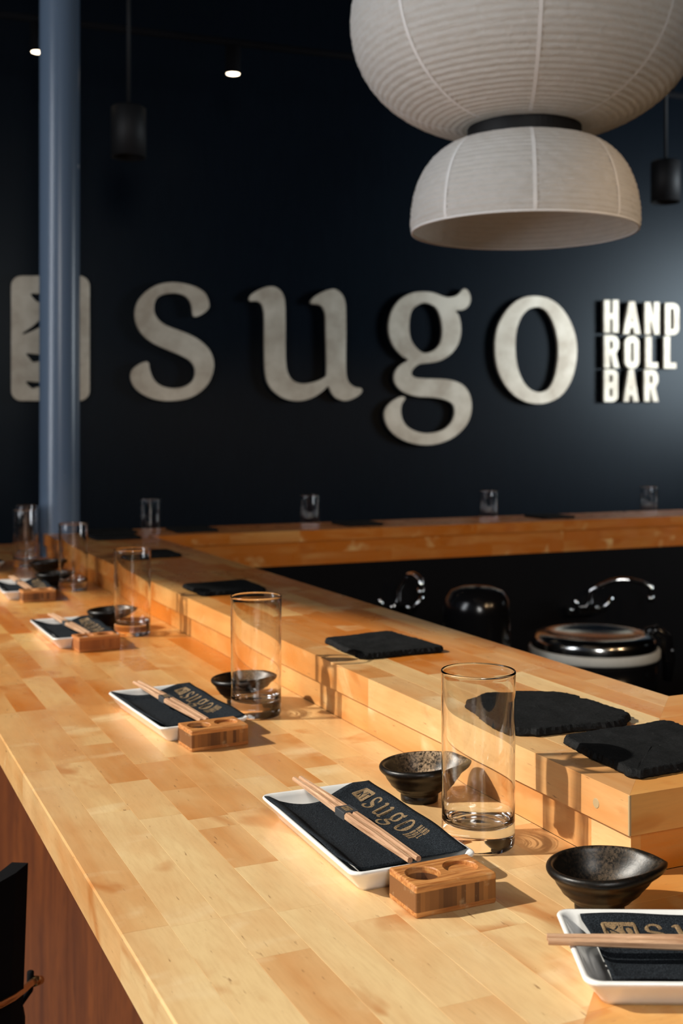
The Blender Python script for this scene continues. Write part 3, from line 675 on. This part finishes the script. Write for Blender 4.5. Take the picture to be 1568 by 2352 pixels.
def caddy(loc, rz, label, red=False):
    e = empty('condiment_caddy', loc, rz); tag(e, label, 'condiment holder', 'bamboo condiment blocks on the bar')
    link('block', cad_b if red else cad_a, None, e); link('salt', salt_me, None, e, loc=(-0.0175, 0.0005, 0.0))
# teardrop bowl
bp = [(0, 0.0035), (0.014, 0.0035), (0.0165, 0.0), (0.0185, 0.0), (0.0190, 0.0055), (0.0185, 0.0072), (0.024, 0.0115), (0.0250, 0.0130), (0.0290, 0.0165), (0.0300, 0.0185), (0.0335, 0.0235), (0.0350, 0.0270), (0.0380, 0.0300), (0.0402, 0.0325), (0.0408, 0.0350), (0.0398, 0.0374), (0.0376, 0.0382), (0.0356, 0.0370), (0.0340, 0.0335), (0.0300, 0.0240), (0.0240, 0.0160), (0.014, 0.0105), (0, 0.0090)]
def brad(a, r, z):
    a = (a + PI) % (2 * PI) - PI
    f = max(0, z - 0.006) / 0.032
    tip = max(0, 1 - abs(a) / 1.25); tip = tip ** 1.7
    return r * (1 + f * (0.34 * tip) - f * 0.06 * math.sin(a) ** 2)
def bz(a, r, z):
    a = (a + PI) % (2 * PI) - PI; f = max(0, z - 0.006) / 0.032
    return f * (0.0022 * math.cos(a) - 0.002 * max(0, 1 - abs(a) / 0.6))
bowl_me = lathe('sauce_bowl', refine(bp, 2), 72, True, brad, bz)
at = bowl_me.attributes.new('inner', 'FLOAT', 'POINT')
for i, v in enumerate(bowl_me.vertices):
    r = math.hypot(v.co.x, v.co.y); a = math.atan2(v.co.y, v.co.x)
    n = v.normal; inward = -(n.x * v.co.x + n.y * v.co.y) / (r + 1e-6)
    at.data[i].value = (1.0 if (inward > 0.15 and v.co.z > 0.010) else 0.0) * max(0.0, 0.35 + 0.65 * math.cos(a - 0.3))
bowl_me.materials.append(M['bowl'])
def bowl(loc, rz, label, speck):
    o = link('sauce_bowl', bowl_me, None, loc=loc, rot=(0, 0, rz)); o.color = (speck, 0, 0, 1); tag(o, label, 'bowl', 'dark teardrop sauce bowls')
    return o
# slate tile
def slate(corners, seed, label, th=0.0085, jag=1.0):
    rnd = random.Random(seed); cx = sum(c[0] for c in corners) / len(corners); cy = sum(c[1] for c in corners) / len(corners)
    out = []; n = len(corners)
    for i in range(n):
        p, q = Vector(corners[i]) - Vector((cx, cy)), Vector(corners[(i + 1) % n]) - Vector((cx, cy))
        L = (q - p).length; k = max(2, int(L / 0.0035)); nr = Vector((-(q - p).y, (q - p).x)).normalized(); w0 = rnd.uniform(0, 6)
        for j in range(k):
            t = j / k; amp = jag * (0.0009 * rnd.uniform(-1, 1) + 0.0018 * math.sin(w0 + t * 7) * math.sin(PI * t))
            b = p.lerp(q, t) + nr * amp
            e = min(t, 1 - t) * L                      # rounded corners
            if e < 0.009: b *= 1 - 0.055 * (1 - e / 0.009) ** 1.5
            out.append(b)
    m = len(out); vs, fs = [], []
    for ins, z in ((0.003, 0.0), (0.0003, 0.0018), (0.0, 0.35 * th), (0.0009, 0.62 * th), (0.0026, th * 0.93), (0.0045, th)):
        for b in out:
            k = 1 - (ins + rnd.uniform(0, 0.0011)) / max(b.length, 0.01); vs.append((b.x * k, b.y * k, z + (rnd.uniform(-0.0005, 0.0005) if 0 < z < th else 0)))
    for i in range(5):
        for j in range(m): l = (j + 1) % m; fs.append((i * m + j, i * m + l, (i + 1) * m + l, (i + 1) * m + j))
    fs.append(tuple(range(m))[::-1])
    rings = 5; base = 5 * m
    for r in range(1, rings + 1):
        f = 1 - r / (rings + 1); s0 = len(vs)
        for j in range(m):
            v = vs[5 * m + j]; vs.append((v[0] * f, v[1] * f, th + 0.0004 * math.sin(9 * f + j * 0.1)))
        for j in range(m): l = (j + 1) % m; fs.append((base + j, base + l, s0 + l, s0 + j))
        base = s0
    fs.append(tuple(base + j for j in range(m)))
    o = link('slate_tile', fixn(mesh('slate_tile', vs, fs)), M['slate'], loc=(cx, cy, TIER)); tag(o, label, 'slate', 'black slate tiles on the raised ledge'); return o

# --- place settings along the bar
G = lambda px, py, z=BAR: onh(px, py, z)
glass(G(1098, 1937), 'tall clear glass nearest the camera, beside the nearest full place setting')
glass(G(588, 1641), 'tall clear glass second nearest, beside the second place setting')
glass(G(304, 1457), 'tall clear glass third along the left counter, right of the third plate')
glass(G(168, 1355), 'tall clear glass fourth along the left counter, in front of the column')
glass(G(58, 1301), 'tall clear glass at the far left corner, left of the column')
glass(G(61, 1284), 'tall clear glass directly behind the glass at the far left corner')
for x, y in ((345, 1251), (711, 1237), (1122, 1220), (1490, 1205)):
    p = atd(x, 1100, 1.0); k = (YF1 + 0.085) / p.y
    glass((p.x * k, p.y * k, BAR), {345: 'tall glass on the far counter, leftmost, left of the sign letter s and g', 711: 'tall glass on the far counter, below the gap between sign letters u and g', 1122: 'tall glass on the far counter, below the sign letter o', 1490: 'tall glass on the far counter, rightmost, below the small sign letters'}[x], 'highball glasses on the far counter')
RA = math.radians
setting((0.4446, 0.934), RA(-1), 'nearest in full view, left of the nearest glass', 1.0, (-0.0055, 0.0125, 0.030))
setting((0.4205, 1.438), RA(3.5), 'second along the left counter, left of the second glass', 2.1, (-0.0055, 0.0125, 0.025))
setting((0.4205, 2.085), RA(1), 'third along the left counter, left of the third glass', 3.3, (-0.0050, 0.0170, 0.06))
setting((0.432, 2.705), RA(-2), 'fourth along the left counter, at the left edge', 4.2, (-0.0050, 0.0170, 0.05))
setting((0.395, 3.300), RA(6), 'farthest, cut by the left edge of view', 5.2, (-0.008, 0.012, RA(-4)))
R_ = Vector((CT, -ST)); e1 = Vector((0.4935, 0.7068)); e2 = Vector((0.4434, 0.6005)); md = (e1 + e2) / 2
ax = Vector((e1 - e2).normalized()); lx = Vector((ax.y, -ax.x))
ca = md + lx * 0.110
setting((ca.x, ca.y), math.atan2(ax.y, ax.x), 'at the bottom right corner of view, below the nearest bowl', 6.1, (-0.007, 0.004, RA(-2.5)))
caddy((0.4500, 0.7960, BAR), RA(0.5), 'bamboo salt block nearest the camera, with pale striped side')
caddy((0.4285, 1.3080, BAR), RA(4), 'bamboo salt block second nearest, beside the second plate')
caddy((0.4345, 1.9640, BAR), RA(5), 'reddish bamboo salt block beside the third plate', True)
caddy((0.4425, 2.580, BAR), RA(1), 'bamboo salt block beside the fourth plate')
caddy((0.405, 3.17, BAR), RA(1), 'bamboo salt block beside the farthest plate')
def bwl(px, py, label, rz, sp):
    p = onh(px, py, BAR + 0.036); bowl((p.x, p.y, BAR), rz, label, sp)
bwl(1376, 1987, 'dark brown teardrop sauce bowl nearest the camera, by the ledge corner', RA(-22), 0.12)
bwl(963, 1754, 'dark teardrop sauce bowl with speckled inside, behind the nearest glass', RA(-15), 1.0)
bwl(553, 1556, 'dark teardrop sauce bowl behind the second glass', RA(-15), 0.25)
bwl(250, 1400, 'black teardrop sauce bowl behind the third glass', RA(-15), 0.1)
bwl(121, 1316, 'black teardrop sauce bowl behind the fourth glass', RA(-15), 0.1)
bwl(104, 1289, 'black teardrop sauce bowl at the foot of the column', RA(-15), 0.1)
zt = lambda *pts: [tuple(onh(x, y, TIER + 0.006).xy) for x, y in pts]
slate(zt((1056, 1612), (1120, 1588), (1300, 1592), (1340, 1605), (1450, 1638), (1440, 1660), (1215, 1682), (1150, 1672)), 3, 'black slate tile with ragged edges, behind the nearest glass')
slate([(0.638, 0.797), (0.651, 0.925), (0.790, 0.932), (0.782, 0.800)], 5, 'large black slate tile on the near ledge corner, cut by the right edge')
slate([(0.6543, 1.503), (0.6497, 1.366), (0.7811, 1.368), (0.7700, 1.518)], 8, 'black slate tile third along the left ledge')
slate([(0.640, 2.150), (0.637, 2.012), (0.770, 2.022), (0.776, 2.165)], 12, 'black slate tile fourth along the left ledge, behind the second glass')
slate([(0.660, 2.800), (0.660, 2.665), (0.800, 2.672), (0.800, 2.808)], 15, 'black slate tile fifth along the left ledge, behind the third glass')
slate([(0.700, 3.30), (0.700, 3.165), (0.830, 3.165), (0.830, 3.30)], 18, 'black slate tile on the far left ledge corner, nearer one')
slate([(0.715, 3.475), (0.715, 3.345), (0.865, 3.34), (0.865, 3.47)], 19, 'black slate tile on the far left ledge corner, farther one')
for i, (x0, lab) in enumerate(((0.975, 'black slate tile on the far ledge, right of the leftmost far glass'), (1.53, 'black slate tile on the far ledge, below the sign letter g'), (2.275, 'black slate tile on the far ledge, below the small sign letters'), (3.13, 'black slate tile on the far ledge, at the right edge of view'))):
    slate([(x0, 3.31), (x0 + 0.13, 3.31), (x0 + 0.13, 3.45), (x0, 3.45)], 30 + i, lab)

# ------------------------------------------------------------------ paper lantern
LP = atd(1203, HZ, 2.24); LZ = CAMZ
lan = empty('paper_lantern', (LP.x, LP.y, 0)); tag(lan, 'two-tier white paper pendant lantern with black collar above the bar', 'lantern')
def pxr(px): return (px) / FPX * 2.24
def ribbed(prof, pitch, amp):                # walk along the profile, add scallops between the hoops
    out = []; L = 0; pts = []
    for i in range(len(prof) - 1):
        a, b = Vector(prof[i]), Vector(prof[i + 1]); k = max(1, int((b - a).length / (pitch / 6)))
        for j in range(k): pts.append(a.lerp(b, j / k))
    pts.append(Vector(prof[-1])); out = []
    for i, p in enumerate(pts):
        t = (pts[min(i + 1, len(pts) - 1)] - pts[max(i - 1, 0)]).normalized(); n = Vector((t.y, -t.x))
        out.append(tuple(p - n * amp * (1 - abs(math.sin(PI * L / pitch))))); 
        if i + 1 < len(pts): L += (pts[i + 1] - p).length
    return out
def ell(r0, z0, a, b, p, t0, t1, n):         # superellipse arc
    out = []
    for i in range(n + 1):
        t = math.radians(t0 + (t1 - t0) * i / n)
        out.append((r0 + a * max(0, math.cos(t)) ** p, z0 + b * math.copysign(abs(math.sin(t)) ** p, math.sin(t))))
    return out
zr0, zr1, zrim = LZ + 0.560, LZ + 0.587, LZ + 0.389
low = ell(0.108, zrim + 0.012, 0.112, zr0 - zrim - 0.012, 0.93, 0, 90, 30)
low = [(0.2165, zrim), (0.2190, zrim + 0.006)] + low
upc = zr1 + 0.208
upp = ell(0.100, upc, 0.237, 0.208, 0.98, -90, 90, 60)
def crinkle(a, r, z): return r + 0.0009 * math.sin(a * 47 + z * 160) * math.sin(a * 19 - z * 60) + 0.0008 * math.sin(a * 8)
lowm = lathe('lower_shade', ribbed(low, 0.0105, 0.0016), 160, True, crinkle)
uppm = lathe('upper_shade', ribbed(upp, 0.0135, 0.0016), 160, True, crinkle)
ls = link('lower_shade', lowm, M['paper'], lan); us = link('upper_shade', uppm, M['paper'], lan)
cm = lathe('collar', [(0.104, zr0 - 0.002), (0.110, zr0 - 0.002), (0.110, zr1 + 0.002), (0.104, zr1 + 0.002)], 64, True, close=True)
me = cm
for p in me.polygons: p.use_smooth = False
link('collar', me, M['black'], lan)
def seam(prof, a, parent, wd_=0.0035):
    vs, fs = [], []
    for r, z in prof:
        for s in (-1, 1):
            vs.append(((r + 0.0012) * math.cos(a) - s * wd_ * math.sin(a), (r + 0.0012) * math.sin(a) + s * wd_ * math.cos(a), z))
    for i in range(len(prof) - 1): fs.append((2 * i, 2 * i + 1, 2 * i + 3, 2 * i + 2))
    link('seam', mesh('seam', vs, fs, True), M['seam'], parent)
camang = math.atan2(-LP.y, -LP.x)
for k in range(8):
    a = camang + RA(5) + k * PI / 4
    seam(low, a, ls); seam(upp[2:-2], a, us)
link('rim_hoop', lathe('rim_hoop', [(0.2150, zrim - 0.002), (0.2185, zrim - 0.002), (0.2185, zrim + 0.002), (0.2150, zrim + 0.002)], 96, True, close=True), M['seam'], lan)
link('cord', tube('cord', [(0, 0, zr1 + 0.416), (0, 0, CEIL)], 0.003, 8), M['black'], lan)

# ------------------------------------------------------------------ pendants and track spotlights
def pendant(px, pyb, d, r, h, label):
    p = atd(px, pyb, d); e = empty('cylinder_pendant', (p.x, p.y, 0)); tag(e, label, 'pendant lamp', 'black cylinder pendants')
    link('shade', lathe('shade', [(0, p.z + 0.03), (r - 0.004, p.z + 0.03), (r - 0.004, p.z), (r, p.z), (r, p.z + h - 0.006), (r - 0.006, p.z + h), (0, p.z + h)], 40), M['black'], e)
    link('rod', tube('rod', [(0, 0, p.z + h), (0, 0, CEIL)], 0.007, 10), M['black'], e)
pendant(1528, 465, 4.75, 0.060, 0.170, 'black cylinder pendant hanging by a rod at the upper right')
pendant(295, 362, 3.98, 0.060, 0.175, 'black cylinder pendant barely visible in the dark, right of the column')
pts = [(87, 121, 4.11), (535, 171, 4.36), (1441, 271, 4.96)]
P3 = [atd(*q) for q in pts]
tr_ = empty('spotlight_track', (0, 0, 0)); tag(tr_, 'dark ceiling track carrying small warm spotlights', 'light track')
dirv = (P3[2] - P3[0]).normalized(); zt_ = P3[1].z + 0.12
A_, B_ = P3[0] - dirv * 0.6, P3[2] + dirv * 0.6
link('rail', tube('rail', [(A_.x, A_.y, zt_), (B_.x, B_.y, zt_)], 0.014, 8), M['matblack'], tr_)
for s in (0.1, 0.5, 0.9):
    q = A_.lerp(B_, s); link('hanger', tube('hanger', [(q.x, q.y, zt_), (q.x, q.y, CEIL)], 0.004, 6), M['matblack'], tr_)
for i, (p, lab) in enumerate(zip(P3, ('small warm ceiling spotlight left of the column, half hidden', 'small warm ceiling spotlight left of the paper lantern', 'small warm ceiling spotlight at the lower right edge of the lantern'))):
    e = empty('spotlight', (p.x, p.y, p.z)); tag(e, lab, 'spotlight', 'warm track spotlights')
    r = (0.024, 0.026, 0.020)[i]
    link('housing', lathe('housing', [(r - 0.001, 0.004), (r + 0.002, 0.0), (r + 0.003, 0.01), (r + 0.003, 0.105), (0, 0.106)], 28), M['matblack'], e)
    link('lens', lathe('lens', [(0, 0.001), (r - 0.0015, 0.002), (r - 0.0015, 0.006), (0, 0.006)], 28), M['glow'], e)

# ------------------------------------------------------------------ inside the bar: low worktable and kitchen ware
TZ = 0.60
wt = empty('worktable', (0, 0, 0)); tag(wt, 'black worktable inside the bar, in deep shade', 'worktable')
link('table_top', box('table_top', 1.0, 4.0, 2.25, YF3 - 0.01, TZ - 0.04, TZ, 0.004, 1), M['matblack'], wt)
for x in (1.05, 2.4, 3.9):
    for y in (2.3, 3.15): link('leg', box('leg', x - 0.02, x + 0.02, y - 0.02, y + 0.02, 0, TZ - 0.04), M['matblack'], wt)
pp = onh(1363, 1488, 0.775); R = 0.178
rc = empty('rice_warmer', (pp.x, pp.y, TZ)); tag(rc, 'round black rice warmer with cream rim and steel lid', 'rice warmer')
H_ = 0.775 - TZ
link('body', lathe('body', [(0, 0), (R * 0.86, 0), (R * 0.93, 0.01), (R * 0.97, H_ - 0.02), (0, H_ - 0.02)], 64), M['gloss'], rc)
link('rim', lathe('rim', [(R * 0.9, H_ - 0.02), (R * 0.985, H_ - 0.02), (R, H_ - 0.015), (R, H_ + 0.002), (R * 0.985, H_ + 0.005), (R * 0.9, H_ + 0.005)], 64, close=True), M['cream'], rc)
link('lid', lathe('lid', [(R * 0.955, H_ + 0.004), (R * 0.955, H_ + 0.022), (R * 0.93, H_ + 0.034), (R * 0.86, H_ + 0.042), (R * 0.72, H_ + 0.045), (R * 0.62, H_ + 0.038), (R * 0.3, H_ + 0.030), (0, H_ + 0.028)], 64), M['steel'], rc)
hd = link('handle', tube('handle', [(R * 0.80 * CT, -R * 0.80 * ST, H_ + 0.045), (R * CT * 0.98, -R * ST * 0.98, H_ + 0.050), (R * 1.12 * CT, -R * 1.12 * ST, H_ + 0.03), (R * 1.16 * CT, -R * 1.16 * ST, H_ - 0.03), (R * 1.14 * CT, -R * 1.14 * ST, H_ - 0.09)], [0.012, 0.014, 0.016, 0.018, 0.012], 12), M['gloss'], rc)
link('hinge_pin', lathe('hinge_pin', [(0, -0.004), (0.005, -0.004), (0.005, 0.004), (0, 0.004)], 12), M['chrome'], rc, loc=(R * 1.16 * CT, -R * 1.16 * ST - 0.016, H_ - 0.004))
# second cooker: tall rounded dark appliance
p2 = atd(1095, 1400, 3.05)
rk = empty('rice_cooker', (p2.x, p2.y, TZ)); tag(rk, 'tall rounded black cooker with a bright round highlight', 'cooker')
zc = atd(1095, 1345, 3.05).z - TZ
link('body', lathe('body', [(0, 0), (0.082, 0), (0.088, 0.012), (0.088, zc - 0.07)], 48), M['gloss'], rk)
link('lid', lathe('lid', [(0.089, zc - 0.07), (0.089, zc - 0.062), (0.084, zc - 0.035), (0.068, zc - 0.013), (0.04, zc - 0.003), (0, zc)], 48), M['gloss'], rk)
for x, lab in ((985, 'dull steel canister left of the black cooker, left one'), (1022, 'dull steel canister left of the black cooker, right one')):
    q = atd(x, 1400, 2.93 if x > 1000 else 3.2); tag(link('canister', lathe('canister', [(0, 0), (0.022, 0), (0.022, 0.20 if x > 1000 else 0.22), (0.019, 0.215 if x > 1000 else 0.235), (0, 0.215 if x > 1000 else 0.235)], 32), M['greysteel'], loc=(q.x, q.y, TZ)), lab, 'canister', 'steel canisters')
def faucet(xl, xr, ybase, ytop, label):
    y0 = YF3 - 0.0
    def at(px, py, Y):
        v = atd(px, py, 1.0); k = Y / v.y; return Vector((v.x * k, v.y * k, CAMZ + (v.z - CAMZ) * k))
    b = at((xl + xl + 60) / 2, ybase, y0 - 0.03); e = empty('faucet', (b.x, y0, b.z)); tag(e, label, 'faucet', 'chrome faucets')
    loc = lambda v: v - Vector((b.x, y0, b.z))
    link('wall_plate', box('wall_plate', -0.075, 0.075, -0.026, 0.004, -0.016, 0.016, 0.006, 2), M['chrome'], e)
    tip = loc(at(xr, ytop + 28, y0 - 0.16)); top = loc(at(xr, ytop, y0 - 0.15))
    pts_ = [(0, -0.02, 0), (0, -0.04, 0.03), (0.0, -0.045, 0.07)]
    for k in range(1, 7):
        t = k / 6; a = Vector((0, -0.045, 0.07)); q = a.lerp(top, t) + Vector((0, 0, 0.03 * math.sin(PI * t))); pts_.append(tuple(q))
    pts_.append(tuple(tip))
    link('spout', tube('spout', pts_, 0.0085, 14), M['chrome'], e)
    link('aerator', tube('aerator', [tuple(tip + Vector((0, 0, 0.012))), tuple(tip - Vector((0, 0, 0.010)))], 0.011, 16), M['chrome'], e)
    for s in (-1, 1):
        link('tap_handle', tube('tap_handle', [(s * 0.055, -0.02, 0.0), (s * 0.055, -0.045, 0.005), (s * 0.062, -0.055, 0.02), (s * 0.075, -0.062, 0.045)], [0.014, 0.013, 0.008, 0.006], 12), M['chrome'], e)
faucet(1320, 1494, 1402, 1347, 'chrome wall faucet on the right, above the rice warmer')
faucet(880, 966, 1402, 1332, 'chrome wall faucet on the left, above the steel canisters')

# ------------------------------------------------------------------ stool tucked under the counter
bs = empty('bar_stool', (0.075, 1.50, 0)); tag(bs, 'black bar stool with a brass rail tucked beside the counter', 'stool')
link('seat', lathe('seat', [(0, 0.60), (0.155, 0.60), (0.165, 0.615), (0.165, 0.640), (0.15, 0.655), (0, 0.66)], 40), M['matblack'], bs)
def arcshell(r0, r1, z0, z1, a0, a1, n=28):
    vs, fs = [], []
    for i in range(n + 1):
        a = a0 + (a1 - a0) * i / n; c, s = math.cos(a), math.sin(a)
        for r, z in ((r0, z0), (r1, z0), (r1 + 0.01, z1), (r0 + 0.01, z1)): vs.append((r * c, r * s, z))
    for i in range(n):
        for k in range(4): l = (k + 1) % 4; fs.append((i * 4 + k, i * 4 + l, (i + 1) * 4 + l, (i + 1) * 4 + k))
    fs.append((0, 1, 2, 3)); fs.append(tuple(n * 4 + k for k in range(4))[::-1])
    return fixn(mesh('backrest', vs, fs))
link('backrest', arcshell(0.150, 0.170, 0.58, 0.855, RA(40), RA(330)), M['matblack'], bs)
O_ = Vector((0.075, 1.50, 0))
arm = [atd(-160, 2330, 1.22), atd(-70, 2325, 1.25), atd(0, 2308, 1.30), atd(30, 2292, 1.345), atd(55, 2273, 1.39), atd(70, 2259, 1.43), atd(78, 2254, 1.455)]
link('arm_rail', tube('arm_rail', [tuple(p - O_) for p in arm], 0.0042, 10), M['brass'], bs)
link('knob', tube('knob', [tuple(arm[-1] - O_), tuple(atd(93, 2251, 1.47) - O_)], [0.0065, 0.0055], 12), M['brass'], bs)
k0 = atd(70, 2254, 1.46) - O_
link('bracket', tube('bracket', [tuple(k0 + Vector((0, 0, 0.012))), tuple(k0 + Vector((0, 0.004, -0.012))), (k0.x - 0.02, k0.y + 0.03, 0.62)], 0.0045, 8), M['matblack'], bs)
for a in (45, 135, 225, 315):
    c, s = math.cos(RA(a)), math.sin(RA(a)); link('leg', tube('leg', [(0.11 * c, 0.11 * s, 0.60), (0.19 * c, 0.19 * s, 0)], 0.012, 10), M['matblack'], bs)
link('foot_ring', tube('foot_ring', [(0.162 * math.cos(RA(a)), 0.162 * math.sin(RA(a)), 0.22) for a in range(0, 361, 12)], 0.008, 8), M['brass'], bs)
# glass shadows carry light
sl.cycles.is_caustics_light = True
for o in list(COL.objects):
    if o.type == 'MESH' and (o.name.startswith('stave') or o.name.startswith('riser')): o.cycles.is_caustics_receiver = True
